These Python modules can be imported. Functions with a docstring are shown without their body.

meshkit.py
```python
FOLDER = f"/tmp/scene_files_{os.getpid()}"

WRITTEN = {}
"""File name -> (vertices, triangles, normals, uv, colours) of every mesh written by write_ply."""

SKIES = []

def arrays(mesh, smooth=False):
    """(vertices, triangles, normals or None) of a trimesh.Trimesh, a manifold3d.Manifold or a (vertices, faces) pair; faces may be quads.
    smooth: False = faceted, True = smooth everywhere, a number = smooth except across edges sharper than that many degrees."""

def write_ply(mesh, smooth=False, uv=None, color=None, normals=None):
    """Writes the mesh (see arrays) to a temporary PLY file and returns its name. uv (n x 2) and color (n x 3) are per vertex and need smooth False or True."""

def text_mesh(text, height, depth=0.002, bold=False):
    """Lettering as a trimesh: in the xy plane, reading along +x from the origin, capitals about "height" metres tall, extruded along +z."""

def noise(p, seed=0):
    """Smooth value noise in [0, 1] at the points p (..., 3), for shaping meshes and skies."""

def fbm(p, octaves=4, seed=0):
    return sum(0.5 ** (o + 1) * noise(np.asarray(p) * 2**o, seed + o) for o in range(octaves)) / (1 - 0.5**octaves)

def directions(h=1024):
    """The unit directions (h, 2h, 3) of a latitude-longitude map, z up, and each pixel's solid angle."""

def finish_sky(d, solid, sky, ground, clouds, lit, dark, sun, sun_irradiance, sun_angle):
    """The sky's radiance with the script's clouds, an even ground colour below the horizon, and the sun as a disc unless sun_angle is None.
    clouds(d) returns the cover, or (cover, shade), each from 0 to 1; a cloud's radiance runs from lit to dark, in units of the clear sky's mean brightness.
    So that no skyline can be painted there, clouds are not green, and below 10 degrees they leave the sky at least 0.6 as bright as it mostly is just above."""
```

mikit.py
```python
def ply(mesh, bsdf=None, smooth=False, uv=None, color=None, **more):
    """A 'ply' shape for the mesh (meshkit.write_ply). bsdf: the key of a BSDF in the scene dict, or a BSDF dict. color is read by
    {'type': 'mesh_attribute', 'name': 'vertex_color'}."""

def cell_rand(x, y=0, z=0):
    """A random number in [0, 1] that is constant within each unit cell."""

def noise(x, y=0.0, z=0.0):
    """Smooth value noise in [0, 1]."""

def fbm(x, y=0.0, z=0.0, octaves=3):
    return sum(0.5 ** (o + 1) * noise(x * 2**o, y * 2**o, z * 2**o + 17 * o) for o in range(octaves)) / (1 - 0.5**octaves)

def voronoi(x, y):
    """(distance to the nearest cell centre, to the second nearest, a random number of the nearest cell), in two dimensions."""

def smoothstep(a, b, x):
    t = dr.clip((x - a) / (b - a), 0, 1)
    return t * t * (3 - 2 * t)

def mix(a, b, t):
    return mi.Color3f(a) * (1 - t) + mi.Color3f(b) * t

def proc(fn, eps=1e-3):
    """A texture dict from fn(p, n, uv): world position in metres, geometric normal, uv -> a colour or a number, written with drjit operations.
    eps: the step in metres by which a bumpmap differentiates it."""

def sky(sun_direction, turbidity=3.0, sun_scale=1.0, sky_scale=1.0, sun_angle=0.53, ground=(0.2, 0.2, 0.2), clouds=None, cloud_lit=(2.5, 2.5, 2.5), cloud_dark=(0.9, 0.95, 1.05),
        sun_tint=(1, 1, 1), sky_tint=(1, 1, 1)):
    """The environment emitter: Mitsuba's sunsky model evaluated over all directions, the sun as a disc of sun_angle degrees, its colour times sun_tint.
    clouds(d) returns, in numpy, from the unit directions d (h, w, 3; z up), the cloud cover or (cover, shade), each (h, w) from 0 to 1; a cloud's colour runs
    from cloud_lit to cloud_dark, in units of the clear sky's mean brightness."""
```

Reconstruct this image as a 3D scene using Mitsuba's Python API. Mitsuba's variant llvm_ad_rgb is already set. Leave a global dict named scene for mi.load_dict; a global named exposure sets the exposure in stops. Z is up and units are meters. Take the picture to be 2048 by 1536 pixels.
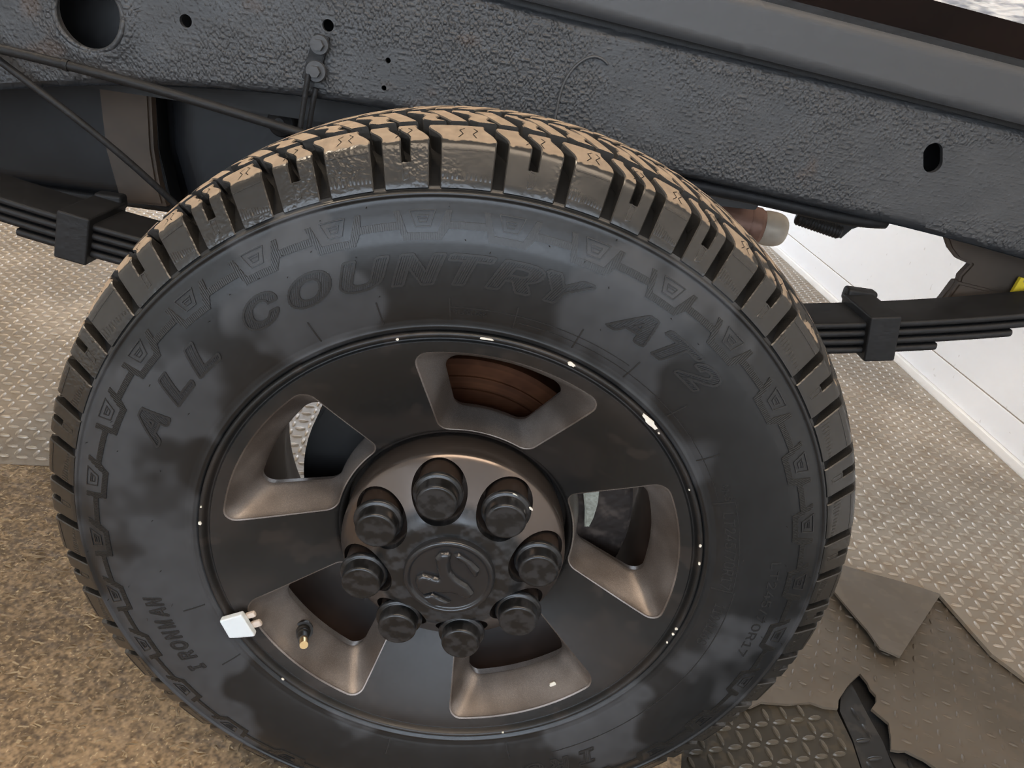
import math, random
import numpy as np, trimesh, drjit as dr, mitsuba as mi
import mikit, meshkit
import manifold3d as m3
from shapely.geometry import Polygon, LineString, Point, MultiPolygon, box as sbox
from shapely.ops import unary_union
from shapely import affinity
from mikit import noise, fbm, smoothstep, mix, voronoi
T = mi.ScalarTransform4f
rng = np.random.default_rng(7)
scene, labels = {}, {}
H = 0.385            # height of the wheel centre above the floor; wheel axis = y, outside = -y

# ------------------------------------------------------------------ camera, sky, lamps, exposure
_o = np.array([0, -.5522, .4652 + H]); _f = np.array([.0494, .8979, -.4373]); _d = np.array([.133, -.4399, -.8882])
scene['camera'] = {'type': 'perspective', 'fov': 2 * math.degrees(math.atan(1024 / 1481.7)), 'fov_axis': 'x', 'near_clip': .02, 'far_clip': 100.,
                   'to_world': T().look_at(origin=_o.tolist(), target=(_o + _f).tolist(), up=(-_d).tolist())}
exposure = 0.2
scene['sky'] = mikit.sky([.2, -.5, .8], turbidity=4, sun_scale=0.0, sky_scale=32.0, ground=(.25, .24, .22), clouds=lambda d: np.ones(d.shape[:2]) * .9,
                         cloud_lit=(.90, 1.0, 1.12), cloud_dark=(.9, .95, 1.05))
SKYGAIN = 1.0
LAMPS = [  # x, y, z, length along x, length along y, warm radiance
    (-1.7, 1.5, 2.3, .35, 2.4, (21, 17.2, 12.8)), (.0, -.95, 2.3, 2.4, .8, (6.0, 4.8, 3.6))]

# ------------------------------------------------------------------ helpers
def put(key, mesh, bsdf, smooth=False, label=None, cat=None, group=None, kind=None, **more):
    n, k = 0, key
    while k in scene:
        n += 1; k = f'{key}_{n:03d}'
    if isinstance(mesh, m3.Manifold): mesh = tm(mesh)
    mesh = mesh.copy(); mesh.apply_translation([0, 0, H])
    scene[k] = mikit.ply(mesh, bsdf, smooth, **more)
    tag(k, label, cat, group, kind)
    return k
def tag(k, label=None, cat=None, group=None, kind=None):
    e = {a: b for a, b in (('label', label), ('category', cat), ('group', group), ('kind', kind)) if b}
    if e: labels[k] = {**labels.get(k, {}), **e}
def tm(man):
    m = man.to_mesh(); return trimesh.Trimesh(np.array(m.vert_properties[:, :3], float), np.array(m.tri_verts), process=False)
def cat(ms): return trimesh.util.concatenate([tm(m) if isinstance(m, m3.Manifold) else m for m in ms])
def grid(P):
    """quad grid of points (n, m, 3) -> mesh"""
    n, m = P.shape[:2]; i = np.arange(n * m).reshape(n, m)
    a, b, c, d = i[:-1, :-1].ravel(), i[1:, :-1].ravel(), i[1:, 1:].ravel(), i[:-1, 1:].ravel()
    return trimesh.Trimesh(P.reshape(-1, 3), np.vstack([np.c_[a, b, c], np.c_[a, c, d]]), process=False)
def lathe(prof, n=180, a0=0, a1=2 * math.pi):
    """revolve (r, y) about the y axis"""
    p = np.array(prof, float); a = np.linspace(a0, a1, n + 1)
    P = np.stack([p[None, :, 0] * np.cos(a)[:, None], np.broadcast_to(p[None, :, 1], (n + 1, len(p))), p[None, :, 0] * np.sin(a)[:, None]], -1)
    g = grid(P); g.merge_vertices(); return g
def spline(prof, step=.0015):
    from scipy.interpolate import PchipInterpolator
    p = np.array(prof, float); t = np.r_[0, np.cumsum(np.hypot(*np.diff(p, axis=0).T))]
    f = PchipInterpolator(t, p); return f(np.linspace(0, t[-1], max(len(p), int(t[-1] / step))))
def tube(pts, r, n=14, step=.01):
    """round bar through the points"""
    from scipy.interpolate import CubicSpline, interp1d
    p = np.array(pts, float); t = np.r_[0, np.cumsum(np.linalg.norm(np.diff(p, axis=0), axis=1))]
    f = CubicSpline(t, p) if len(p) > 2 else interp1d(t, p, axis=0)
    u = np.linspace(0, t[-1], max(3, int(t[-1] / step))); q = f(u); d = np.gradient(q, axis=0); d /= np.linalg.norm(d, axis=1)[:, None]
    up = np.array([.13, .9, .4]) if abs(d[0][1]) < .8 else np.array([1, 0, .1])
    a = np.cross(d, up); a /= np.linalg.norm(a, axis=1)[:, None]; b = np.cross(d, a); th = np.linspace(0, 2 * np.pi, n + 1)
    rr = r(u / t[-1]) if callable(r) else np.full(len(u), r)
    P = q[:, None] + rr[:, None, None] * (np.cos(th)[None, :, None] * a[:, None] + np.sin(th)[None, :, None] * b[:, None])
    P = np.concatenate([np.repeat(q[:1, None], n + 1, 1), P, np.repeat(q[-1:, None], n + 1, 1)])
    g = grid(P); g.merge_vertices(); g.fix_normals(); return g
def rbox(x0, x1, y0, y1, z0, z1, r=.004, seg=12):
    r = min(r, .49 * min(x1 - x0, y1 - y0, z1 - z0))
    s = m3.Manifold.sphere(r, seg)
    return m3.Manifold.batch_hull([s.translate((x, y, z)) for x in (x0 + r, x1 - r) for y in (y0 + r, y1 - r) for z in (z0 + r, z1 - r)])
def cs(poly):
    """shapely -> manifold cross-section"""
    rings = []
    for g in getattr(poly, 'geoms', [poly]):
        if g.geom_type != 'Polygon' or g.area < 1e-9: continue
        rings.append(np.array(g.exterior.coords)[:-1]); rings += [np.array(i.coords)[:-1] for i in g.interiors]
    return m3.CrossSection(rings, m3.FillRule.EvenOdd)
def slab(poly, t, edge=None):
    m = m3.Manifold.extrude(cs(poly), t)
    return m.refine_to_length(edge) if edge else m
def warp(man, fn):
    """fn maps (n,3) -> (n,3)"""
    m = tm(man); m.vertices = fn(np.array(m.vertices)); return m
def plate_xz(pts, y0, y1, bevel=0):
    """polygon in the x,z plane standing between y0 and y1"""
    poly = pts if hasattr(pts, 'area') else Polygon(pts)
    m = m3.Manifold.extrude(cs(poly), y1 - y0)
    if bevel: m = m3.Manifold.batch_boolean([m3.Manifold.extrude(cs(poly.buffer(-bevel)), bevel), m3.Manifold.extrude(cs(poly), y1 - y0 - bevel).translate((0, 0, bevel))], m3.OpType.Add)
    g = tm(m); v = g.vertices; g.vertices = np.c_[v[:, 0], y0 + v[:, 2], v[:, 1]]; g.invert(); return g
_CH = {}
def char(ch, h, bold=True):
    """outline of one capital as a shapely polygon, height h"""
    if (ch, bold) not in _CH:
        m = meshkit.text_mesh(ch, 1., .1, bold); v, f = np.array(m.vertices), np.array(m.faces)
        top = f[(v[f][:, :, 2] > .09).all(1)]
        g = unary_union([Polygon(v[t][:, :2]) for t in top]).buffer(.002).buffer(-.002)
        _CH[ch, bold] = g
    return affinity.scale(_CH[ch, bold], h, h, origin=(0, 0))
def arr(c): return {'type': 'rgb', 'value': [float(x) for x in c]}
def pb(c, r=.5, **k):
    col = mikit.proc(c) if callable(c) else arr(c); rough = mikit.proc(r) if callable(r) else r
    return {'type': 'principled', 'base_color': col, 'roughness': rough, **k}
def bump(b, fn, scale=1.0, eps=4e-4): return {'type': 'bumpmap', 'arbitrary': {**mikit.proc(fn, eps)}, 'bsdf': b, 'scale': scale}
def two(b): return {'type': 'twosided', 'bsdf': b}

# ------------------------------------------------------------------ materials
def rad(p): return dr.sqrt(dr.square(p.x) + dr.square(p.z - H))
def C(*c): return mi.Color3f(*c)
def side_patch(p):   # dried tyre dressing: 0 = wet dark, 1 = dull grey
    n = fbm(p.x * 9 + 3.3, (p.z - H) * 9 + 1.7, 5., 4)
    return smoothstep(.47, .56, n)
def side_col(p, n, uv):
    w = side_patch(p); f = fbm(p.x * 60, p.z * 60, p.y * 60, 2)
    return mix((.012, .0125, .013), (.036, .037, .039), w) * (.8 + .4 * f)
def side_rough(p, n, uv): return .30 + .17 * side_patch(p) + .06 * noise(p.x * 300, p.y * 300, p.z * 300)
scene['rubber_side'] = two(pb(side_col, side_rough, specular=.5))
def tread_dust(p):
    r = rad(p); e = .0012 * (fbm(p.x * 220, p.y * 220, p.z * 220, 2) - .5) * 2
    return smoothstep(.3808, .3818, r + e + .12 * dr.maximum(0, .0215 - p.y) * -1)
def tread_col(p, n, uv):
    r = rad(p); w = tread_dust(p) * smoothstep(.55, .8, dr.abs(n.x * p.x + n.z * (p.z - H)) / r); f = fbm(p.x * 130, p.y * 130, p.z * 130, 3)
    tan = mix((.185, .137, .093), (.315, .238, .166), f); w = w * smoothstep(.28, .42, fbm(p.x * 75 + 8, p.y * 75, p.z * 75, 3) + .25 - .5 * smoothstep(.08, .32, p.x))
    return mix(C(.021, .0192, .0168), tan, w * .95)
def tread_rough(p, n, uv): return .21 + .55 * tread_dust(p) + .1 * noise(p.x * 90, p.y * 90, p.z * 90)
def tread_bump(p, n, uv): return .0006 * fbm(p.x * 380, p.y * 380, p.z * 380, 2) * (smoothstep(.45, .6, fbm(p.x * 22, p.y * 22 + 5, p.z * 22, 2)) * .5 + .6 * smoothstep(.05, -.2, p.x))
scene['rubber_tread'] = two(bump(pb(tread_col, tread_rough, specular=.62), tread_bump))
scene['rubber_groove'] = two(pb((.006, .006, .006), .7, specular=.12))
scene['rubber_letter'] = two(pb((.017, .017, .017), .38))
scene['rubber_motif'] = two(pb((.018, .0175, .0165), .38))

def paint_col(p, n, uv):
    f = fbm(p.x * 14, p.y * 14 + 2, p.z * 14, 3); g = fbm(p.x * 40 + 9, p.y * 40, p.z * 40, 3)
    return mix(mix((.010, .010, .0097), (.019, .0160, .0142), smoothstep(.45, .62, f)), (.027, .0215, .0185), smoothstep(.6, .72, g) * .6)
def paint_rough(p, n, uv): return .36 + .14 * fbm(p.x * 25, p.y * 25, p.z * 25, 2)
scene['wheel_paint'] = two(pb(paint_col, paint_rough, specular=.5))
def bronze_col(p, n, uv):
    f = fbm(p.x * 18, p.y * 18 + 2, p.z * 18, 3); s = noise(p.x * 2200, p.y * 2200, p.z * 2200)
    return mix((.125, .103, .088), (.26, .228, .205), smoothstep(.35, .7, f)) * (.86 + .28 * smoothstep(.3, .9, s))
def bronze_rough(p, n, uv): return .34 + .12 * fbm(p.x * 30, p.y * 30, p.z * 30, 2)
scene['wheel_bronze'] = two(bump(pb(bronze_col, bronze_rough, metallic=.55), lambda p, n, uv: .00005 * noise(p.x * 1200, p.y * 1200, p.z * 1200)))
scene['barrel_brown'] = two(pb(lambda p, n, uv: mix((.018, .011, .008), (.055, .034, .025), fbm(p.x * 25, p.y * 25, p.z * 25, 3)), .5, specular=.3))
def cap_col(p, n, uv):
    w = smoothstep(.0, -.008, p.y); f = fbm(p.x * 90, p.y * 40, p.z * 90, 3)
    return mix((.15, .125, .110), mix((.013, .013, .013), (.028, .028, .029), smoothstep(.42, .62, f)), w)
def cap_rough(p, n, uv): return .22 + .2 * smoothstep(.0, -.008, p.y) * smoothstep(.4, .6, fbm(p.x * 90, p.y * 40, p.z * 90, 3))
def cap_metal(p, n, uv): return .8 * smoothstep(-.008, .0, p.y)
scene['cap_paint'] = two(pb(cap_col, cap_rough, metallic=mikit.proc(cap_metal)))
def nut_col(p, n, uv): return mix(mix((.010, .010, .010), (.024, .024, .025), smoothstep(.4, .65, fbm(p.x * 130, p.y * 60, p.z * 130, 3))), (.030, .022, .018), smoothstep(.0, .004, p.y))
scene['nut_black'] = two(pb(nut_col, .24))
scene['emblem_black'] = two(pb((.017, .017, .018), .22, specular=.6))
scene['chip'] = two(pb((.72, .68, .58), .6))
scene['weight_grey'] = two(pb((.66, .70, .70), .45))
scene['weight_back'] = two(pb((.55, .47, .40), .6))
scene['brass'] = two(pb((.72, .50, .24), .3, metallic=.9))
scene['black_rubber'] = two(pb((.012, .011, .010), .45))
def rust_col(p, n, uv):
    f = fbm(p.x * 60, p.y * 60, p.z * 60, 3); r = rad(p)
    return mix((.050, .017, .007), (.105, .040, .017), f) * (.7 + .3 * noise(r * 500, 0, 0))
scene['rust_disc'] = two(pb(rust_col, .7, specular=.15))
def cast_col(p, n, uv):
    f = fbm(p.x * 70, p.y * 70, p.z * 70, 3); return mix((.016, .010, .0075), (.060, .044, .035), smoothstep(.5, .8, f))
scene['cast_brown'] = two(bump(pb(cast_col, .6), lambda p, n, uv: .001 * fbm(p.x * 120, p.y * 120, p.z * 120, 2)))
scene['pad_green'] = two(bump(pb(lambda p, n, uv: mix((.20, .20, .16), (.42, .43, .36), fbm(p.x * 400, p.y * 400, p.z * 400, 2)), .8), lambda p, n, uv: .001 * noise(p.x * 600, p.y * 600, p.z * 600)))
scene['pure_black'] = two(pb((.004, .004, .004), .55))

def frame_mask(p):
    zl = p.z - H; low = smoothstep(.055, .0, zl - .348 + .13 * dr.square(p.x + .15)); topr = smoothstep(.03, .0, .4785 - .0768 * p.x - zl) * smoothstep(.05, .2, p.x); hole = smoothstep(.03, .0, dr.abs(dr.sqrt(dr.square(p.x + .4655) + dr.square(zl - .405)) - .045)); left = smoothstep(-.16, -.24, p.x) * smoothstep(-.36, -.28, p.x) * .35
    return smoothstep(.40, .60, .28 * dr.maximum(low, dr.maximum(dr.maximum(hole, topr), left)) - .06 +  fbm(p.x * 7 + 4, (p.z - H) * 11, 3., 3))
def frame_col(p, n, uv):
    m = fbm(p.x * 26, p.y * 26, p.z * 26, 3); rust = smoothstep(.68, .78, fbm(p.x * 17 + 31, p.y * 17, p.z * 17, 3))
    return mix(mix((.029, .0312, .034), (.052, .053, .055), m), (.060, .044, .035), rust * .7)
def frame_rough(p, n, uv): return .40 + .16 * fbm(p.x * 50, p.y * 50, p.z * 50, 2)
def frame_bump(p, n, uv):
    x, z = p.x, p.z
    a = noise(x * 520 + 3, p.y * 90, z * 330); b = noise(x * 230 + z * 70, p.y * 90, z * 170); c = noise(x * 900, p.y * 400, z * 640); m = frame_mask(p)
    return (.12 + .88 * m) * (.00062 * smoothstep(.35, .8, a) + .0009 * dr.abs(b - .5)) + .00022 * c * (.5 + m) + .0004 * smoothstep(.66, .9, a)
scene['undercoat'] = two(bump(pb(frame_col, frame_rough, specular=.5), frame_bump))
scene['undercoat_smooth'] = two(bump(pb((.050, .051, .053), .46), lambda p, n, uv: .0003 * fbm(p.x * 160, p.y * 160, p.z * 160, 3)))
scene['black_paint'] = two(bump(pb(lambda p, n, uv: mix((.009, .009, .009), (.018, .018, .019), fbm(p.x * 40, p.y * 40, p.z * 40, 3)), .52, specular=.28), lambda p, n, uv: .0007 * fbm(p.x * 170, p.y * 170, p.z * 170, 3)))
scene['tank_black'] = two(pb(lambda p, n, uv: mix((.007, .0074, .0083), (.013, .0138, .0155), fbm(p.x * 20, p.y * 20, p.z * 20, 3)), .5, specular=.35))
scene['strap_brown'] = two(pb(lambda p, n, uv: mix((.034, .027, .021), (.080, .053, .034), fbm(p.x * 22, p.y * 22, p.z * 22, 4)), .65))
scene['dark_brown'] = two(pb(lambda p, n, uv: mix((.005, .003, .0027), (.015, .008, .006), fbm(p.x * 9, p.y * 9, p.z * 9, 3)), .7, specular=.1))
scene['exhaust_rust'] = two(pb(lambda p, n, uv: mix((.16, .075, .05), (.34, .20, .15), fbm(p.x * 50, p.y * 50, p.z * 50, 3)), .5, metallic=.3))
scene['exhaust_pale'] = two(pb(lambda p, n, uv: mix((.40, .33, .25), (.62, .56, .47), fbm(p.x * 45, p.y * 45, p.z * 45, 3)), .5, metallic=.2))
scene['yellow'] = two(pb((.75, .55, .03), .5))
scene['shaggy'] = two(bump(pb(lambda p, n, uv: mix((.42, .42, .45), (.92, .89, .84), smoothstep(.32, .55, fbm(p.x * 20, p.y * 30, p.z * 90, 4))), .9), lambda p, n, uv: .004 * fbm(p.x * 60, p.y * 60, p.z * 200, 3)))
scene['white_wall'] = two(pb(lambda p, n, uv: mix((.74, .74, .74), (.35, .32, .28), smoothstep(.955, .975, noise(p.y * 60, p.z * 60, 2.)) * .3), .45))
scene['trim_white'] = two(pb((.72, .70, .66), .5))
scene['seam_dark'] = two(pb((.30, .25, .20), .7))
scene['plain_wall'] = two(pb((.72, .70, .66), .7))
scene['ceiling_white'] = two(pb((.70, .69, .67), .7))
def tread_steel(a, b, rough, tint, wet=0.):
    def col(p, n, uv):
        f = fbm(p.x * 4, p.y * 4, 1., 4); g = fbm(p.x * 55, p.y * 55, 3., 3)
        return mix(mix(a, b, smoothstep(.3, .7, f)), tint, smoothstep(.5, .72, g) * .55)
    def ro(p, n, uv): return rough + .2 * fbm(p.x * 20, p.y * 20, 2., 3)
    return two(bump(pb(col, ro, metallic=.25), lambda p, n, uv: .0004 * fbm(p.x * 180, p.y * 180, 1., 2)))
scene['plate_left'] = tread_steel((.165, .136, .103), (.26, .216, .168), .36, (.17, .13, .09))
scene['plate_right'] = tread_steel((.205, .168, .125), (.30, .252, .195), .38, (.22, .16, .105))
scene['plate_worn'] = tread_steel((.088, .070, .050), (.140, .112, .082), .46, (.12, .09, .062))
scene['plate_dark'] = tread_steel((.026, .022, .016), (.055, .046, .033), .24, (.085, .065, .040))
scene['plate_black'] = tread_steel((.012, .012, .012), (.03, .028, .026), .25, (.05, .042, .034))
scene['plate_flap'] = tread_steel((.105, .085, .064), (.16, .132, .102), .5, (.13, .105, .075))
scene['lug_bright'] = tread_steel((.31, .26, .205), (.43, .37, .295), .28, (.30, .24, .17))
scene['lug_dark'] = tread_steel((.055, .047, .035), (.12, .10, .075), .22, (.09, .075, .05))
def dirt_col(p, n, uv):
    a = fbm(p.x * 7, p.y * 7, 1., 4); b = fbm(p.x * 70 + p.y * 30, p.y * 85 - p.x * 25, 2., 4); c = noise(p.x * 300, p.y * 300, 1.); d = fbm(p.x * 230, p.y * 230, 5., 2)
    base = mix((.115, .076, .040), (.255, .175, .098), smoothstep(.33, .70, .4 * a + .35 * b + .25 * d))
    return mix(base, (.46, .35, .21), smoothstep(.84, .92, c) * .6) * (.6 + .8 * d)
scene['dirt'] = two(bump(pb(dirt_col, .75), lambda p, n, uv: .006 * fbm(p.x * 60 + p.y * 20, p.y * 75, 4., 4)))
scene['straw'] = two(pb(lambda p, n, uv: mix((.13, .088, .047), (.34, .25, .145), noise(p.x * 70, p.y * 70, 1.)), .8))
scene['pit'] = two(pb((.01, .009, .008), .8))
scene['asphalt'] = two(pb((.25, .24, .23), .9))

# ------------------------------------------------------------------ the room
def floor_slab(key, pts, z1, t, bsdf, label=None, edge=None, fn=None, **k):
    m = slab(Polygon(pts) if not hasattr(pts, 'area') else pts, t, edge)
    m = warp(m, lambda v: np.c_[v[:, 0], v[:, 1], (fn(v) if fn else 0) + v[:, 2] + z1 - t])
    return put(key, m, bsdf, False, label, **k)
floor_slab('floor', [(-4, -4.5), (1.5, -4.5), (1.5, 4.5), (-4, 4.5)], -.414, .1, 'asphalt', 'bare ground under the steel plates and packed dirt', kind='structure')
floor_slab('ground_outside', [(-30, -40), (30, -40), (30, 40), (-30, 40)], -.515, .05, 'asphalt', 'paved ground outside the workshop', kind='structure')
floor_slab('floor__dark_pit', [(.3, -.6), (1.3, -.6), (1.3, .5), (.3, .5)], -.4095, .003, 'pit')
def dirt_h(v): return .006 * meshkit.fbm(np.c_[v[:, 0] * 14, v[:, 1] * 20, v[:, 1] * 0], 4) - .003
floor_slab('floor__packed_dirt', [(-2.4, -.75), (.1, -.7), (.30, -.3), (.30, -.05), (.36, .2), (.33, .6), (.3, .76), (-.3, .68), (-.75, .62), (-2.5, .42)], -.386, .02, 'dirt', 'brown packed dirt with straw flecks', .03, lambda v: np.where(v[:, 2] > .01, dirt_h(v), 0))
WX = 1.42
N_ = 9000; fx = rng.uniform(-1.25, .28, N_); fy = rng.uniform(-.55, .60, N_); fa = rng.normal(.5, .7, N_); fl = rng.uniform(.002, .009, N_); fw = rng.uniform(.0007, .0018, N_)
ok = __import__('shapely').contains_xy(Polygon([(-1.25, -.55), (.28, -.55), (.3, .55), (-.3, .66), (-.75, .60), (-1.25, .52)]), fx, fy); fx, fy, fa, fl, fw = (q[ok] for q in (fx, fy, fa, fl, fw)); N_ = len(fx)
fz = -.386 + dirt_h(np.c_[fx, fy, fx]) + .0006; ca, sa = np.cos(fa), np.sin(fa); V = np.empty((N_, 5, 3))
for k, (u, w_, dz) in enumerate(((-1, -1, -.001), (1, -1, -.001), (1, 1, -.001), (-1, 1, -.001), (0, 0, .0016))): V[:, k] = np.c_[fx + ca * u * fl - sa * w_ * fw, fy + sa * u * fl + ca * w_ * fw, fz + dz]
put('floor__straw_flecks', trimesh.Trimesh(V.reshape(-1, 3), (np.array([(0, 1, 4), (1, 2, 4), (2, 3, 4), (3, 0, 4)])[None] + 5 * np.arange(N_)[:, None, None]).reshape(-1, 3), process=False), 'straw', kind='stuff')
def wall(key, x0, x1, y0, y1, z0, z1, b, label, kind='structure', r=.002): return put(key, rbox(x0, x1, y0, y1, z0, z1, r, 8), b, 30, label, kind=kind)
wall('wall_right', WX, WX + .12, -4.5, 4.5, -.385, 2.55, 'white_wall', 'white panel wall behind the leaf spring')
put('wall_right__panel', rbox(WX - .006, WX + .01, -4.4, 4.4, -.36, -.2775, .002, 8), 'white_wall', 30)
put('wall_right__panel', rbox(WX - .006, WX + .01, -4.4, 4.4, -.2735, .9, .002, 8), 'white_wall', 30)
put('wall_right__panel_joint', rbox(WX - .003, WX + .01, -4.4, 4.4, -.278, -.273, .001, 8), 'seam_dark', 30)
wall('baseboard_right', WX - .016, WX + .02, -4.4, 4.4, -.392, -.361, 'trim_white', 'white baseboard strip at the foot of the panel wall')
wall('wall_left', -3.72, -3.6, -4.5, 4.5, -.4, 2.55, 'plain_wall', 'plain workshop wall on the far left')
wall('wall_back', -3.6, -2.2, 4.4, 4.5, -.4, 2.55, 'plain_wall', 'plain workshop wall beside the open back bay')
wall('trim_1', -2.2, 1.42, 4.4, 4.5, 2.3, 2.55, 'plain_wall', 'lintel over the open back bay')
wall('ceiling', -3.72, 1.54, -4.5, 4.5, 2.55, 2.65, 'ceiling_white', 'white workshop ceiling')
for i, (x, y, z, lx, ly, c) in enumerate(LAMPS):
    k = 'ceiling_lamp' + (f'_{i:03d}' if i else '')
    put(k + '__housing', rbox(x - lx / 2 - .03, x + lx / 2 + .03, y - ly / 2 - .03, y + ly / 2 + .03, z + .012, 2.56, .005, 8), 'trim_white', 30)
    g = trimesh.creation.box([lx, ly, .01]); g.apply_translation([x, y, z])
    put(k + '__diffuser', g, 'trim_white', False, emitter={'type': 'area', 'radiance': arr(c)})
    tag(k, ('warm ceiling lamp running along the workshop', 'ceiling lamp across the front of the workshop')[i], 'lamp')

# ------------------------------------------------------------------ tread plates
def lugs(poly, pitch, L, W, hgt, z, ang, wear=0, phase=(0, 0), alt=True):
    """raised lens-shaped lugs, alternating direction, on the polygon"""
    x0, y0, x1, y1 = poly.bounds; c, s = math.cos(ang), math.sin(ang); n = int(1.5 * max(x1 - x0, y1 - y0) / pitch)
    cx, cy = (x0 + x1) / 2, (y0 + y1) / 2
    i, j = np.meshgrid(np.arange(-n, n + 1), np.arange(-n, n + 1)); i, j = i.ravel(), j.ravel()
    u, v = (i + phase[0]) * pitch, (j + phase[1]) * pitch; x, y = cx + c * u - s * v, cy + s * u + c * v
    inside = __import__('shapely').contains_xy(poly.buffer(-.012), x, y); i, j, x, y = i[inside], j[inside], x[inside], y[inside]
    t = np.linspace(0, 2 * np.pi, 8, endpoint=False)
    prof = [(1.0, -.3), (.72, .75), (.0, 1.0)]
    base = []
    for sc, hh in prof[:2]: base += [(sc * L / 2 * math.copysign(abs(math.cos(a)) ** 1.0, math.cos(a)), sc * W / 2 * math.sin(a), hh * hgt) for a in t]
    base.append((0, 0, hgt)); base = np.array(base)
    f = []
    for k in range(8):
        q = (k + 1) % 8; f += [(k, q, 8 + q), (k, 8 + q, 8 + k), (8 + k, 8 + q, 16)]
    f = np.array(f); N = len(x); par = (i + j) % 2 == 0; th = ang + np.where(par, math.pi / 4, -math.pi / 4)
    hs = 1 - wear * rng.random(N)
    V = np.empty((N, 17, 3)); ct, st = np.cos(th)[:, None], np.sin(th)[:, None]
    V[..., 0] = x[:, None] + ct * base[:, 0] - st * base[:, 1]; V[..., 1] = y[:, None] + st * base[:, 0] + ct * base[:, 1]; V[..., 2] = z + base[:, 2] * hs[:, None]
    F = (f[None] + 17 * np.arange(N)[:, None, None]).reshape(-1, 3)
    return trimesh.Trimesh(V.reshape(-1, 3), F, process=False)

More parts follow.
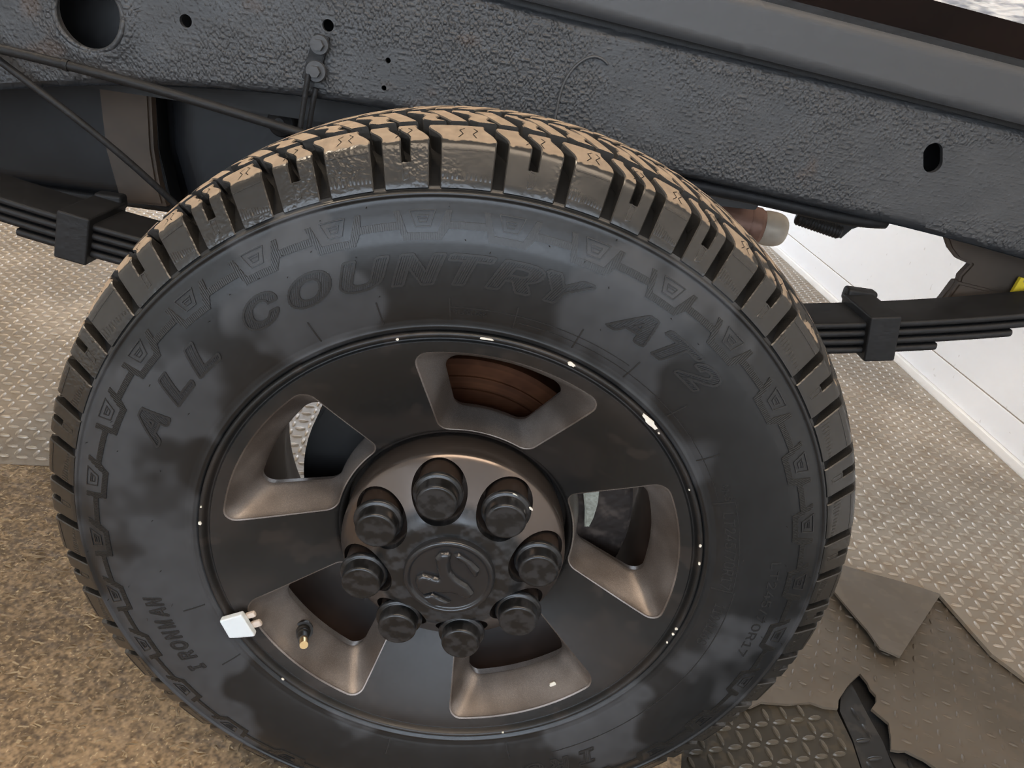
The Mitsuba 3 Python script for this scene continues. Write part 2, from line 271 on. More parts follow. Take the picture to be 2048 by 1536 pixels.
def tread_plate(pts, z1, t, bsdf, label, lug=None, edge=None, fn=None, name='tread_plate', lugmat=None):
    k = floor_slab(name, pts, z1, t, bsdf, label, edge, fn, cat='floor plate')
    if lug:
        reg, args, kw = lug
        m = lugs(Polygon(reg if reg else pts), *args, **kw)
        if fn: m.vertices[:, 2] += fn(m.vertices)
        put(k + '__raised_lugs', m, lugmat or {'plate_left': 'lug_bright', 'plate_right': 'lug_bright', 'plate_dark': 'lug_dark'}.get(bsdf, bsdf), 50, kind='stuff')
    return k
tread_plate([(-3.4, .23), (-1.5, .475), (-.8355, .5822), (-.7474, .5965), (-.3, .655), (.3, .735), (.3, 4.3), (-3.4, 4.3)], -.385, .006, 'plate_left',
            'pale steel tread plate left of the tyre, its edge against the brown dirt', ([(-2.3, .36), (-.8355, .5822), (-.3, .655), (.3, .735), (.3, 3.2), (-2.3, 3.2)], (.0235, .025, .0085, .0040, -.385, math.pi / 4 + .06), dict(wear=.4)))
tread_plate([(.302, .735), (.55, .655), (.7461, .5863), (.9197, .5369), (.9288, .4647), (.9378, .3955), (.9628, .3512), (1.02, .22), (1.12, .0), (1.4, -.5), (1.402, 4.3), (.302, 4.3)], -.384, .007, 'plate_right',
            'pale steel tread plate right of the tyre, running to the white wall', ([(.32, .735), (.7461, .5863), (.9197, .5369), (.9288, .4647), (.9378, .3955), (.9628, .3512), (1.02, .22), (1.4, -.1), (1.40, 3.5), (.32, 3.5)], (.0222, .023, .0080, .0034, -.384, math.pi / 4 - .08), dict(wear=.4)))
WORN = [(.37, .20), (.42, .24), (.4687, .2297), (.49, .243), (.53, .246), (.572, .2554), (.59, .249), (.6115, .2491), (.618, .264), (.6269, .2749), (.645, .295), (.6559, .3053), (.6762, .3227), (.681, .305), (.6796, .2915), (.684, .28), (.6789, .2672), (.6654, .2535), (.675, .24), (.6818, .23), (.674, .205), (.6655, .1847), (.676, .183), (.6867, .1848), (.7085, .172), (.7308, .1484), (.80, .08), (.90, -.10), (1.3, -.6), (1.35, -.2), (1.06, .22), (1.0, .36), (.96, .48), (.95, .56), (.75, .63), (.36, .75)]
tread_plate(WORN, -.3935, .005, 'plate_worn', 'worn brown tread plate with a torn edge right of the tyre', (WORN, (.0215, .017, .0058, .0026, -.3935, .35), dict(wear=.85)), .03,
            lambda v: .002 * np.sin(v[:, 0] * 23 + v[:, 1] * 17))
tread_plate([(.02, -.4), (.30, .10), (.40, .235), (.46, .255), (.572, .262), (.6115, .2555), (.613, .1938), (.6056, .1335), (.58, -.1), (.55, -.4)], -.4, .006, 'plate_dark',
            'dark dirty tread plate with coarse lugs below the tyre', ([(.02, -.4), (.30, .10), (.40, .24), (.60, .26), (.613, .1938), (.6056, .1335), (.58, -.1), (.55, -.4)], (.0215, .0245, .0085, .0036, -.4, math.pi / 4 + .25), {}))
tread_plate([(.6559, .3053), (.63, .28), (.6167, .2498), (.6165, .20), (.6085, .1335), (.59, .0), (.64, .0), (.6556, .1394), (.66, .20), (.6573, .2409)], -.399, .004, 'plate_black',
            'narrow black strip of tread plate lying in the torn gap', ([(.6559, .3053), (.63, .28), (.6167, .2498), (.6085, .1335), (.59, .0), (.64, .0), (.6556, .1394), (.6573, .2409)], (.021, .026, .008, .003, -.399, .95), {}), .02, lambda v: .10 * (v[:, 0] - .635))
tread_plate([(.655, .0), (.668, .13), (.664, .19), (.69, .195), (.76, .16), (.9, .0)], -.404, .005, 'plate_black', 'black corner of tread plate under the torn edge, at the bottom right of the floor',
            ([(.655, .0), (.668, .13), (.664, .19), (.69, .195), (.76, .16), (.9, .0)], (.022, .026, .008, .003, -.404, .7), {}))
tread_plate([(.7461, .5863), (.9197, .5369), (.7545, .3575), (.7251, .3702), (.7216, .4126), (.6979, .5029), (.70, .59)], -.377, .004, 'plate_flap', 'smooth grey brown metal patch lying over the plates beside the tyre', None, .02,
            lambda v: -.004 * (v[:, 0] - .70) / .2 + .0015 * np.sin(v[:, 0] * 40 + v[:, 1] * 31), 'metal_patch')

# ------------------------------------------------------------------ tyre
RP = spline([(.2362, .012), (.2364, .005), (.2380, .0012), (.2400, .0002), (.2410, -.0010), (.2420, -.0004), (.2450, -.0006), (.2457, -.0012), (.2464, -.0009), (.2500, -.0020), (.258, -.0042), (.268, -.0063), (.282, -.0085), (.297, -.0095),
             (.311, -.0086), (.322, -.0060), (.331, -.0028), (.338, .0001), (.3425, .0018), (.3440, .0020), (.3448, .0008), (.3462, .0006), (.3474, .0016), (.3482, .0052), (.3492, .0060), (.3505, .0068), (.355, .0125), (.360, .0205), (.365, .0300), (.369, .0390), (.3725, .047), (.3755, .057), (.3810, .075), (.3830, .105)], .0012)
Y_OF = lambda r: np.interp(r, RP[:int(np.argmax(RP[:, 1] > .03)), 0], RP[:int(np.argmax(RP[:, 1] > .03)), 1])
YC = .105
KG = int(np.argmax(RP[:, 0] > .3497)); mir = np.c_[RP[::-1][1:, 0], 2 * YC - RP[::-1][1:, 1]]
tire = put('wheel__tire', lathe(RP[:KG + 1], 400), 'rubber_side', True, 'black all terrain tyre with glossy and dull dressing patches and dusty tread')
put(tire + '__groove_floor', lathe(np.vstack([RP[KG:], mir]), 300), 'rubber_groove', True)
tag('wheel', 'black five window wheel with all terrain tyre, under the black frame rail', 'wheel')
def on_side(v):      # (angle rad, r, lift) -> xyz on the outer sidewall
    a, r, h = v[:, 0], v[:, 1], v[:, 2]; return np.c_[r * np.cos(a), Y_OF(r) - h, r * np.sin(a)]
def side_relief(poly, h, edge=.004, depth=.0006, R=.3):
    """poly in (arc length at R along decreasing angle, r) -> raised relief on the sidewall"""
    m = m3.Manifold.extrude(cs(poly), h + depth).refine_to_length(edge)
    return warp(m, lambda v: on_side(np.c_[-v[:, 0] / R, v[:, 1], v[:, 2] - depth]))
def stripes(poly, pitch, width, slope=0.):
    x0, y0, x1, y1 = poly.bounds; k = abs(slope) * (y1 - y0)
    L = [Polygon([(x + 0, y0), (x + width, y0), (x + width + slope * (y1 - y0), y1), (x + slope * (y1 - y0), y1)]) for x in np.arange(x0 - k, x1 + k, pitch)]
    return poly.intersection(MultiPolygon(L)).buffer(0)
def polys(g): return [p for p in getattr(g, 'geoms', [g]) if p.geom_type == 'Polygon' and p.area > 2e-8]
def letter(ch, aL, aR, r0, r1, shear=.28, h=.0012, outline=.0017, hatch=True, name='raised_letter', bold=.055):
    """a capital standing between the angles aL > aR (degrees) and the radii r0, r1"""
    R = .3; g = affinity.affine_transform(char(ch, 1.).buffer(bold, join_style=2), [1, shear, 0, 1, 0, 0]); x0, y0, x1, y1 = g.bounds
    w = math.radians(aL - aR) * R; sx = w / (x1 - x0); sy = (r1 - r0) / (y1 - y0)
    g = affinity.affine_transform(g, [sx, 0, 0, sy, -math.radians(aL) * R - x0 * sx, r0 - y0 * sy])
    inner = g.buffer(-outline, join_style=2); ms = []
    for p in polys(g.difference(inner)): ms.append(side_relief(p, h))
    if hatch:
        for p in polys(stripes(inner, .0019, .00105, shear * sx / sy)): ms.append(side_relief(p, h * .4))
    return put(tire + '__' + name, cat(ms), 'rubber_letter', 30)
for ch, a, b in (('A', 160.2, 153.2), ('L', 150.4, 144.2), ('L', 143.2, 137.0), ('C', 130.2, 122.8), ('O', 121.9, 113.9), ('U', 113.4, 104.6), ('N', 105.3, 96.4), ('T', 96.3, 89.2), ('R', 90.6, 81.8), ('Y', 82.0, 74.3), ('A', 70.2, 62.6), ('T', 61.6, 53.8), ('2', 55.8, 48.8)):
    letter(ch, a, b, .2785, .3045)
for k, ch in enumerate('IRONMAN'): letter(ch, -145.3 - 2.85 * k + (.3 if ch == 'I' else 0), -147.9 - 2.85 * k + (.9 if ch == 'I' else 0), .2815, .2985, .25, .0007, .0012)
for k, ch in enumerate('IRO'): letter(ch, -50.5 - 6.2 * k, -55.8 - 6.2 * k, .2785, .2985, .25, .0009, .0015)
def small_text(txt, a0, a1, r0, r1, h=.0005, name='raised_small_text'):
    x, out = 0, []
    for ch in txt:
        if ch == ' ': x += .4; continue
        g = char(ch, 1., False) if ch not in '/' else Polygon([(0, 0), (.1, 0), (.42, 1), (.32, 1)]); b = g.bounds
        out.append(affinity.translate(g, x - b[0])); x += b[2] - b[0] + .18
    g = unary_union(out); b = g.bounds; R = .3; w = math.radians(a0 - a1) * R
    g = affinity.affine_transform(g, [w / (b[2] - b[0]), 0, 0, (r1 - r0), -math.radians(a0) * R - b[0] * w / (b[2] - b[0]), r0])
    return put(tire + '__' + name, cat([side_relief(p, h, .005) for p in polys(g)]), 'rubber_letter', 30)
small_text('M+S', 29.3, 25.6, .2590, .2650)
small_text('LT245/70R17', 22.7, 3.2, .2550, .2645)
small_text('LT245/70R17', 10.7, -11.8, .2966, .3052, .0007)
small_text('119/116S', -1.0, -12.6, .2560, .2655)
small_text('TUBELESS', 95.3, 89.6, .2535, .2570)
for a in (96.1, 84.5, 72.8, 61.1, 48.8, 36.5, 25.2, 2.7, -143.8, -99.2, 108.5, 121.0, -70., -160.):
    put(tire + '__raised_tick', side_relief(sbox(-math.radians(a + .12) * .3, .2475, -math.radians(a - .12) * .3, .2675), .0008), 'rubber_letter', 30)
for (a0, a1, r) in ((96, 62, .2590), (84, 26, .2530), (26, 2.7, .2670), (2.7, -60, .2690)):
    put(tire + '__raised_line', side_relief(sbox(-math.radians(a0) * .3, r, -math.radians(a1) * .3, r + .0007), .0005, .004), 'rubber_letter', 30)
# shield emblems and the zigzag band round the shoulder
TR = [171.05, 158.28, 146.61, 135.16, 123.22, 111.55, 99.65, 87.99, 76.42, 64.67, 52.95, 40.82, 28.8, 17.2, 5.6, -6.2, -18., -29.8, -41.6, -53.4, -65.2]
TR = [-129.98 + 360 - 360, -141.86, -153.74, -165.21, -177.05] + TR
TR = TR + list(np.linspace(-65.2, -129.98, 6)[1:-1])
TRs = sorted([a % 360 for a in TR])
for i, a in enumerate(TRs):
    gap = (TRs[(i + 1) % len(TRs)] - a) % 360 if i + 1 < len(TRs) else (TRs[0] - a) % 360     # to the next one, counter-clockwise
    q = .3275; D = lambda u, r: (-math.radians(a + u) * .3, r)
    prev = (a - TRs[i - 1]) % 360
    P = [D(*t) for t in ((3.72, .3345), (2.92, .3346), (2.1, .3193), (-1.88, .3190), (-3.1, .335), (-3.85, .335), (-3.62, .3270), (3.4 - prev, .3272), (3.02 - prev, .3220), (-3.4, .3218), (-2.45, .3138), (2.75, .3140))]
    band = Polygon(P).buffer(0)
    ms = [side_relief(p, .0011, .006) for p in polys(stripes(band, .0016, .0008))] + [side_relief(band, .0005, .006)]
    put(tire + '__zigzag_band', cat(ms), 'rubber_motif', 30)
    tr = Polygon([D(*t) for t in ((1.78, .3350), (-1.78, .3350), (-1.02, .3230), (1.0, .3230))]); ti = Polygon([D(*t) for t in ((.85, .3312), (-.85, .3312), (-.5, .3262), (.5, .3262))])
    ms = [side_relief(tr.difference(tr.buffer(-.0007)), .0008, .006), side_relief(ti.difference(ti.buffer(-.0006)), .0007, .006), side_relief(sbox(*Polygon([D(.75, .3290), D(-.6, .3296)]).envelope.bounds) if False else Polygon([D(.65, .3290), D(-.55, .3290), D(-.55, .3295), D(.65, .3295)]), .0007, .006)]
    put(tire + '__shield_mark', cat(ms), 'rubber_letter', 30)
# moulding nibs
for k in range(46):
    a, r = rng.uniform(-20, 200), rng.choice([.272, .308, .3165, .341], p=[.2, .3, .2, .3]) + rng.normal(0, .002)
    x = on_side(np.array([[math.radians(a), r, 0]]))[0]
    if k == 0: nib = []
    nib.append(tube([x + [0, .0005, 0], x + [rng.normal(0, .0006), -.0022, rng.normal(0, .0006)]], .00035, 5))
put(tire + '__moulding_nib', cat(nib), 'rubber_letter', True, kind='stuff')

# tread blocks
SP = spline([(.3497, .0050), (.3512, .0052), (.3560, .0076), (.362, .0108), (.368, .0141), (.3745, .0177), (.3785, .0200), (.3803, .0216), (.3830, .0275), (.3865, .0380), (.3888, .0470)], .003)
CP = spline([(.3908, .0570), (.3930, .0720), (.3948, .0920)], .004); CP2 = spline([(.3952, .1010), (.3954, .1120), (.3945, .1330)], .004)
NP = np.c_[SP[::-1][:, 0], 2 * YC - SP[::-1][:, 1]]; CP3 = np.c_[CP[::-1][:, 0], 2 * YC - CP[::-1][:, 1]]
def block(prof, a0, a1, depth=.017, nA=5, bev=.0009, skew=None):
    """one block of the tread: prof (r, y), between the angles a0 < a1 (deg); skew(t) shifts the angle along the profile"""
    t = np.linspace(0, 1, len(prof)); d = np.gradient(prof, axis=0); n = np.c_[d[:, 1], -d[:, 0]]; n /= np.linalg.norm(n, axis=1)[:, None]
    if n[len(n) // 2, 0] < 0: n = -n
    bw = math.degrees(bev / .37); A = np.r_[a0, a0, a0 + bw, np.linspace(a0, a1, nA)[1:-1], a1 - bw, a1, a1]; L = np.r_[-depth, -bev, np.zeros(len(A) - 4), -bev, -depth]
    rows = []
    for a, l in zip(A, L):
        lift = np.full(len(prof), l, float); ends = np.minimum(t, 1 - t)
        q = prof + n * lift[:, None]; q0, q1 = q[0] - n[0] * depth, q[-1] - n[-1] * depth
        q = np.vstack([q0, q, q1]); s = np.r_[t[0], t, t[-1]]; aa = np.radians(a + (skew(s) if skew else 0 * s))
        rows.append(np.c_[q[:, 0] * np.cos(aa), q[:, 1], q[:, 0] * np.sin(aa)])
    g = grid(np.array(rows)); return g
def shoulder(a, s, h):  # point on the shoulder face: angle deg, radius s
    r = s; y = np.interp(s, SP[2:, 0], SP[2:, 1]); a = np.radians(a)
    return np.c_[r * np.cos(a), y - h * .9, r * np.sin(a) + 0 * y]
def sh_patch(poly_ar, h, depth=.0008):
    p = affinity.scale(poly_ar, math.pi / 180 * .37, 1, origin=(0, 0)); m = m3.Manifold.extrude(cs(p), h + depth).refine_to_length(.004)
    g = warp(m, lambda v: shoulder(np.degrees(v[:, 0] / .37), v[:, 1], v[:, 2] - depth)); g.invert(); return g
SL = [168.7, 162.3, 156.0, 150.0, 142.5, 134.6, 129.3, 123.6, 118.0, 111.65, 104.85, 98.08, 90.45, 82.7, 76.7, 71.28, 66.32, 61.06, 55.56, 48.68, 41.3, 33.9, 26.2, 19.9, 12.2, 5.4, -.7, -5.6]
SL = list(np.linspace(236, 168.7, 11)[:-1]) + SL + list(np.linspace(-5.6, -124, 20)[1:-1])
HG = .68    # half width of a slot, degrees
nS = len(SL); SIP = []
zig = lambda t: 2.1 * np.clip((t - .62) / .38, 0, 1) * np.sin(np.clip((t - .62) / .38, 0, 1) * 2.2)
for i in range(nS):
    hi, lo = SL[i], (SL[i + 1] if i + 1 < nS else SL[0] - 360)
    wide = (i % 2) == 1
    a0, a1 = lo + HG, hi - HG
    if wide:
        ms = [block(SP, a0, a1, skew=zig)]
        # fan of fine ridges at the foot
        for k in range(11):
            f = k / 10.; aa = a1 - .3 - (a1 - a0 - .6) * f
            ms.append(sh_patch(sbox(aa - .11, .3535, aa + .11, .3555 + .0085 * (1 - .75 * abs(f - 0.0))), .0005))
        ms.append(sh_patch(sbox(a0 + .25, .3752, a1 - .25, .3762), .0004))
    else:
        am = (a0 + a1) / 2
        lowp, ups = SP[SP[:, 0] <= .3695], SP
        ms = [block(ups, a0, am - .52, skew=zig), block(ups, am + .52, a1, skew=zig)]
        ms.append(block(lowp, am - .75, am + .75, nA=3, bev=.0001))
        w = Polygon([(am + .42, .3545), (am - .35, .3560), (am - .42, .3665), (am + .30, .3675), (am + .45, .3655)])
        ms.append(sh_patch(w.difference(affinity.scale(w, .7, .86)), .0005))
    for fa, dd in ((.3, 1), (.62, -1)):       # short slanting sipes on the tread surface
        ac = a0 + (a1 - a0) * fa; q = np.array([(.3828, .0270, 0), (.3846, .0325, .45 * dd), (.3864, .0376, 0 * dd), (.3874, .0415, .5 * dd)])
        for e in range(3):
            P = []
            for (r_, y_, u_) in (q[e], q[e + 1]):
                for w_ in (-.055, .055):
                    aa = math.radians(ac + u_ + w_ + zig(np.array([.75]))[0]); P.append([(r_ + .0003) * math.cos(aa), y_ - .0002, (r_ + .0003) * math.sin(aa)])
            SIP.append(trimesh.Trimesh(P, [(0, 1, 3), (0, 3, 2)], process=False))
    put(tire + '__tread_block', cat(ms), 'rubber_tread', 32)
put(tire + '__sipe_cuts', cat(SIP), 'rubber_groove', kind='stuff')
for rowi, (pr, n, ph, sk) in enumerate(((CP, 62, 0, 3.2), (CP2, 62, 2.4, -3.0), (CP3, 62, 4.0, 3.2))):
    st = 360 / n
    for k in range(n):
        c = k * st + ph
        if not -15 < ((c + 90) % 360) - 90 < 200: continue
        ms = [block(pr, c - st / 2 + .55, c - .16 - .15 * (k % 2), skew=lambda t: sk * (t - .5)), block(pr, c + .16, c + st / 2 - .55 - .5 * (k % 2), skew=lambda t: sk * (t - .5) + .6 * np.sin(t * 9))]
        put(tire + '__tread_block', cat(ms), 'rubber_tread', 32)
ms = []
for i in range(nS):
    hi, lo = SL[i], (SL[i + 1] if i + 1 < nS else SL[0] - 360)
    ms.append(block(NP, lo + HG, hi - HG, nA=4))
put(tire + '__inner_shoulder_tread', cat(ms), 'rubber_tread', 32, kind='stuff')

# ------------------------------------------------------------------ rim
FACE = np.array([(.1125, .0535), (.1140, .0512), (.1165, .0496), (.125, .0460), (.14, .0392), (.16, .0300), (.18, .0208), (.20, .0122), (.212, .0076), (.22, .0050), (.2262, .0036)])
from scipy.interpolate import PchipInterpolator
_fy = PchipInterpolator(FACE[:, 0], FACE[:, 1])
def yface(r): return _fy(np.clip(r, .1125, .2262))
def pol(a, r): return (r * math.cos(math.radians(a)), r * math.sin(math.radians(a)))
def window_poly(c, ro, ho, ri, hi, rnd):
    out = [pol(c + u, ro) for u in np.linspace(-ho, ho, 24)] + [pol(c + u, ri) for u in np.linspace(hi, -hi, 16)]
    return Polygon(out).buffer(-rnd, quad_segs=12).buffer(rnd, quad_segs=12)
def contour(poly, n, cen):
    out = []
    for t in np.linspace(0, 2 * np.pi, n, endpoint=False):
        L = LineString([cen, (cen[0] + .2 * math.cos(t), cen[1] + .2 * math.sin(t))]).intersection(poly.exterior)
        p = L if L.geom_type == 'Point' else max(L.geoms, key=lambda g: Point(cen).distance(g)); out.append((p.x, p.y))
    return np.array(out)
WIN = (82, 10, -62, -134, 154); NW = 220
def yhole(r): return np.interp(r, [.126, .195], [.083, .047])
mouths, walls = [], []
for c in WIN:
    M = window_poly(c, .2145, 22.4, .1195, 20.5, .011); Hh = window_poly(c, .1955, 17.2, .1262, 15.2, .013); cen = np.array(pol(c, .168))
    Mo = contour(M, NW, cen); Ho = contour(Hh, NW, cen); Mx = contour(M.buffer(.0016), NW, cen)
    mouths.append(Polygon(Mx)); rows = []
    rM = np.hypot(*Mo.T); rH = np.hypot(*Ho.T); yM, yH = yface(rM), yhole(rH)
    rows.append(np.c_[Mx[:, 0], yface(np.hypot(*Mx.T)), Mx[:, 1]])
    e = .0022
    for s in (.3, .65):
        q = Mo + (Mx - Mo) * (1 - s) ** 1.6; rows.append(np.c_[q[:, 0], yM + e * s ** 2 * .55, q[:, 1]])
    for t in np.linspace(0, 1, 10):
        q = Mo + (Ho - Mo) * (t * .985 + .015 * t ** 2); rows.append(np.c_[q[:, 0], (yM + e) * (1 - t) + yH * t, q[:, 1]])
    q = Ho + (Ho - cen) * .012; rows.append(np.c_[q[:, 0], yH + .0015, q[:, 1]]); rows.append(np.c_[(Ho + (Ho - cen) * .06)[:, 0], yH + .010, (Ho + (Ho - cen) * .06)[:, 1]])
    P = np.array(rows); P = np.concatenate([P, P[:, :1]], 1); g = grid(P); g.merge_vertices(); walls.append(g)
ann = Point(0, 0).buffer(.2262, 120).difference(Point(0, 0).buffer(.1165, 90)).difference(unary_union(mouths))
face = tm(slab(ann, .004, .006)); v = face.vertices; rr = np.hypot(v[:, 0], v[:, 1]); face.vertices = np.c_[v[:, 0], yface(rr) + v[:, 2], v[:, 1]]; face.invert()
lip = lathe(spline([(.2262, .0036), (.2270, .0042), (.2278, .0058), (.2288, .0062), (.2298, .0052), (.2306, .0030), (.2316, .0008), (.2328, -.0004), (.2342, -.0007), (.2354, .0000), (.2362, .0018), (.2366, .006), (.2366, .013)], .0006), 300)
hub = lathe([(.1165, .0496), (.1150, .0503), (.1138, .0517), (.1131, .0540), (.1127, .058), (.1122, .078), (.02, .080)], 160)
rim = put('wheel__rim', cat([face, lip, hub]), 'wheel_paint', 40, 'satin black rim with brown overspray and worn paint')
for w in walls: put(rim + '__window_wall', w, 'wheel_bronze', 40)
put('wheel__rim__barrel', lathe(spline([(.2262, .0090), (.2245, .020), (.216, .040), (.206, .060), (.202, .10), (.203, .16), (.209, .19), (.214, .22), (.222, .226), (.2265, .222), (.2275, .20), (.218, .185), (.210, .16)], .004), 160), 'barrel_brown', 40)
# paint chips along the lip
def flake(a, r, la, lr, y, seed):
    g = np.random.default_rng(seed); n = 14; t = np.linspace(0, 2 * np.pi, n, endpoint=False); k = 1 + g.uniform(-.25, .2, n)
    poly = Polygon(np.c_[la * k * np.cos(t), lr * k * np.sin(t)]).buffer(0); m = tm(slab(poly, .0012)); v = m.vertices
    aa = math.radians(a) - v[:, 0] / r; q = r + v[:, 1]; m.vertices = np.c_[q * np.cos(aa), y - v[:, 2], q * np.sin(aa)]; return m
lipy = lambda r: float(np.interp(r, [.2262, .2288, .2306, .2328, .2342, .2354], [.0036, .0062, .003, -.0004, -.0007, 0]))
for k, (a, r, la, lr) in enumerate(((71.1, .2345, .0035, .0016), (50.0, .2340, .0095, .0024), (89.0, .2340, .0065, .0008), (106.7, .2325, .0013, .0011), (176.7, .2336, .0017, .0015), (172.1, .2337, .0009, .0008), (14.4, .2330, .0015, .0012), (9.3, .2330, .0015, .0012), (-13.0, .2325, .0014, .0014), (-11.2, .2325, .0012, .0016), (-16, .2325, .0010, .001), (-70, .2325, .0013, .0008), (-131.8, .2345, .0015, .0010), (46.5, .2335, .0008, .0008), (30, .2320, .0007, .0007))):
    put(rim + '__paint_chip', flake(a, r, la, lr, lipy(r) - .0003, k), 'chip', 30)
for k, (a, r) in enumerate(((-52.5, .2065),)): 
    put(rim + '__paint_chip', flake(a, r, .0038, .003, .0225, 40 + k), 'chip', 30)
# balance weight
wb = m3.Manifold.batch_hull([m3.Manifold.sphere(.0016, 10).translate((u, v, w)) for u, v, w in ((-.0125, -.010, 0), (.0135, -.0105, 0), (.0135, .011, 0), (-.007, .0125, 0), (-.0125, .008, 0), (-.0125, -.010, .004), (.0135, -.0105, .004), (.0135, .011, .004), (-.007, .0125, .004))])
def at_rim(m, a, r, y):
    g = tm(m) if isinstance(m, m3.Manifold) else m; v = g.vertices; ca, sa = math.cos(math.radians(a)), math.sin(math.radians(a))
    g.vertices = np.c_[(r + v[:, 1]) * ca + v[:, 0] * sa, y - v[:, 2], (r + v[:, 1]) * sa - v[:, 0] * ca]; return g
W = put('wheel__balance_weight', at_rim(wb, -152.2, .2245, -.0035), 'weight_grey', 30, 'pale grey clip on weight')
for u, w2 in ((-.006, .007), (.006, .006)): put(W + '__clip_tab', at_rim(rbox(u - w2 / 2, u + w2 / 2, -.0195, -.009, -.004, .001, .0015, 8), -152.2, .2245, -.0015), 'weight_back', 30)
# valve
B0 = np.array([*pol(-135.9, .2030)]); T0 = np.array([*pol(-136.4, .1893)])
b, t = np.array([B0[0], .0345, B0[1]]), np.array([T0[0], .005, T0[1]]); d = t - b
V = put('wheel__valve_stem', tube([b - d * .1, b + d * .65], lambda u: np.where(u < .4, .0078, np.where(u < .6, .0066, .0054)), 16, .0015), 'black_rubber', 30, 'black rubber valve stem')
put(V + '__brass_tip', tube([b + d * .6, t], .0043, 14, .002), 'brass', 30, 'brass valve tip')
put(V + '__collar', tube([b - d * .12, b + d * .04], .0105, 20, .001), 'black_rubber', 30)

# ------------------------------------------------------------------ centre cap and lug nuts
cap = m3.Manifold.revolve(m3.CrossSection([np.array(p) for p in [[(0, -.075), (.1060, -.075), (.1090, -.0540), (.1090, -.0255), (.1085, -.0232), (.1075, -.0215), (.1060, -.0200), (.1040, -.0182), (.0850, -.0045), (.0655, .0092), (.0630, .0108), (.0600, .0124), (.0570, .0134), (.0550, .0135), (0, .0135)]]]), 200)
NA = [math.degrees(1.8081) - 45 * k for k in range(8)]
for a in NA:
    x, z = pol(a, .0804)
    cap = cap - m3.Manifold.cylinder(.2, .0258, .0252, 64).translate((x, z, -.045))
def axis_y(m):   # manifold built along +z with its outside up -> outside towards -y
    g = tm(m); v = g.vertices; g.vertices = np.c_[v[:, 0], -v[:, 2], v[:, 1]]; g.invert(); return g
capkey = put('wheel__center_cap', axis_y(cap), 'cap_paint', 32, 'domed centre cap, bronze sides and mottled black face')
nutp = spline([(.0200, .045), (.0200, .003), (.0206, .0012), (.0218, -.0005), (.0228, -.0028), (.0222, -.0048), (.0205, -.0060), (.0192, -.0064), (.0188, -.0080), (.0186, -.0165), (.0178, -.0186), (.0160, -.0196), (.0150, -.0193), (.0, -.0192)], .0008)
for a in NA:
    g = lathe(nutp, 56); x, z = pol(a, .08255); g.apply_translation([x, 0, z])
    put('wheel__lug_nut', g, 'nut_black', 35)
put('wheel__lug_nut_002__paint_chip', flake(NA[1] + 6, .0955, .004, .0022, -.0175, 60) if False else cat([flake(NA[1] + 3, .1025, .0028, .0012, -.0045, 61), flake(NA[1] - 8, .1015, .0022, .0010, -.005, 62)]), 'chip', 30)
em = lathe(spline([(.0425, -.012), (.0425, -.0165), (.0418, -.0192), (.0402, -.0206), (.0385, -.0208), (.0372, -.0200), (.0362, -.0190), (.0350, -.0186), (.0, -.0186)], .0006), 110)
EM = put(capkey + '__emblem', em, 'emblem_black', 30, 'round emblem with a ram head in relief')
P1 = [(-.0154, .0232), (-.0113, .0299), (-.0035, .0317), (.0001, .0283), (-.0007, .0201), (.0014, .0108), (.0058, .0046), (.0111, .0006), (.0181, -.0033), (.0252, -.0127), (.0226, -.0188), (.0178, -.0196), (.0098, -.0166), (.0042, -.0153), (-.0039, -.0166), (-.0116, -.0163), (-.0158, -.0184), (-.0220, -.0215), (-.0286, -.0147), (-.0312, -.0067), (-.0298, -.0009), (-.0243, .0034), (-.0133, .0016), (-.0095, .0008), (-.0125, .0100)]
P2 = [(.0005, .0290), (.0060, .0315), (.01, .0298), (.0187, .0237), (.0272, .0155), (.0260, .0077), (.0231, .0052), (.0198, .0095), (.0111, .0205), (.004, .025)]
P3 = [(-.0230, -.0225), (-.0206, -.0256), (-.0169, -.0300), (-.0109, -.0335), (-.0033, -.0325), (.003, -.0300), (.0053, -.0266), (-.0044, -.0223), (-.0136, -.0181), (-.0176, -.0200)]
def relief(pts, y0, h, inset):
    poly = Polygon(pts).buffer(-.0008).buffer(.0008); poly = poly.buffer(-.0004)
    g = tm(m3.Manifold.extrude(cs(poly), h).refine_to_length(.0018)); v = g.vertices
    from shapely import distance, points
    dd = distance(points(v[:, :2]), poly.exterior); dome = np.minimum(1, dd / inset); k = np.sqrt(np.clip(1 - (1 - dome) ** 2, 0, 1))
    g.vertices = np.c_[v[:, 0], y0 - np.where(v[:, 2] > h / 2, h * (.4 + .6 * k), 0), v[:, 1]]; g.invert(); return g
put(capkey + '__ram_head_relief', cat([relief(P1, -.0184, .0056, .0042), relief(P2, -.0184, .0050, .0032), relief(P3, -.0184, .0050, .0035)]), 'emblem_black', 35, 'raised ram head')

# ------------------------------------------------------------------ brake and axle
def arcblock_(): return arcblock(118, 232, .05, .1725, .126, .166, .004)
def arcblock(a0, a1, r0, r1, y0, y1, rnd):
    poly = Polygon([pol(a, r1) for a in np.linspace(a0, a1, 24)] + [pol(a, r0) for a in np.linspace(a1, a0, 18)]).buffer(-rnd).buffer(rnd)
    return plate_xz(poly, y0, y1, .003)
put('brake_rotor__disc', lathe([(.06, .128), (.1210, .128), (.1215, .1305), (.1340, .1310), (.1345, .1335), (.1530, .1335), (.1535, .1350), (.1535, .160), (.07, .160)], 140), 'rust_disc', 30)
put('brake_rotor__hat', lathe([(.02, .082), (.098, .082), (.103, .088), (.106, .128)], 100), 'rust_disc', 30)
tag('brake_rotor', 'rust brown brake rotor behind the wheel spokes', 'brake rotor')
put('backing_plate__front_shield', arcblock_(), 'pure_black', 30)
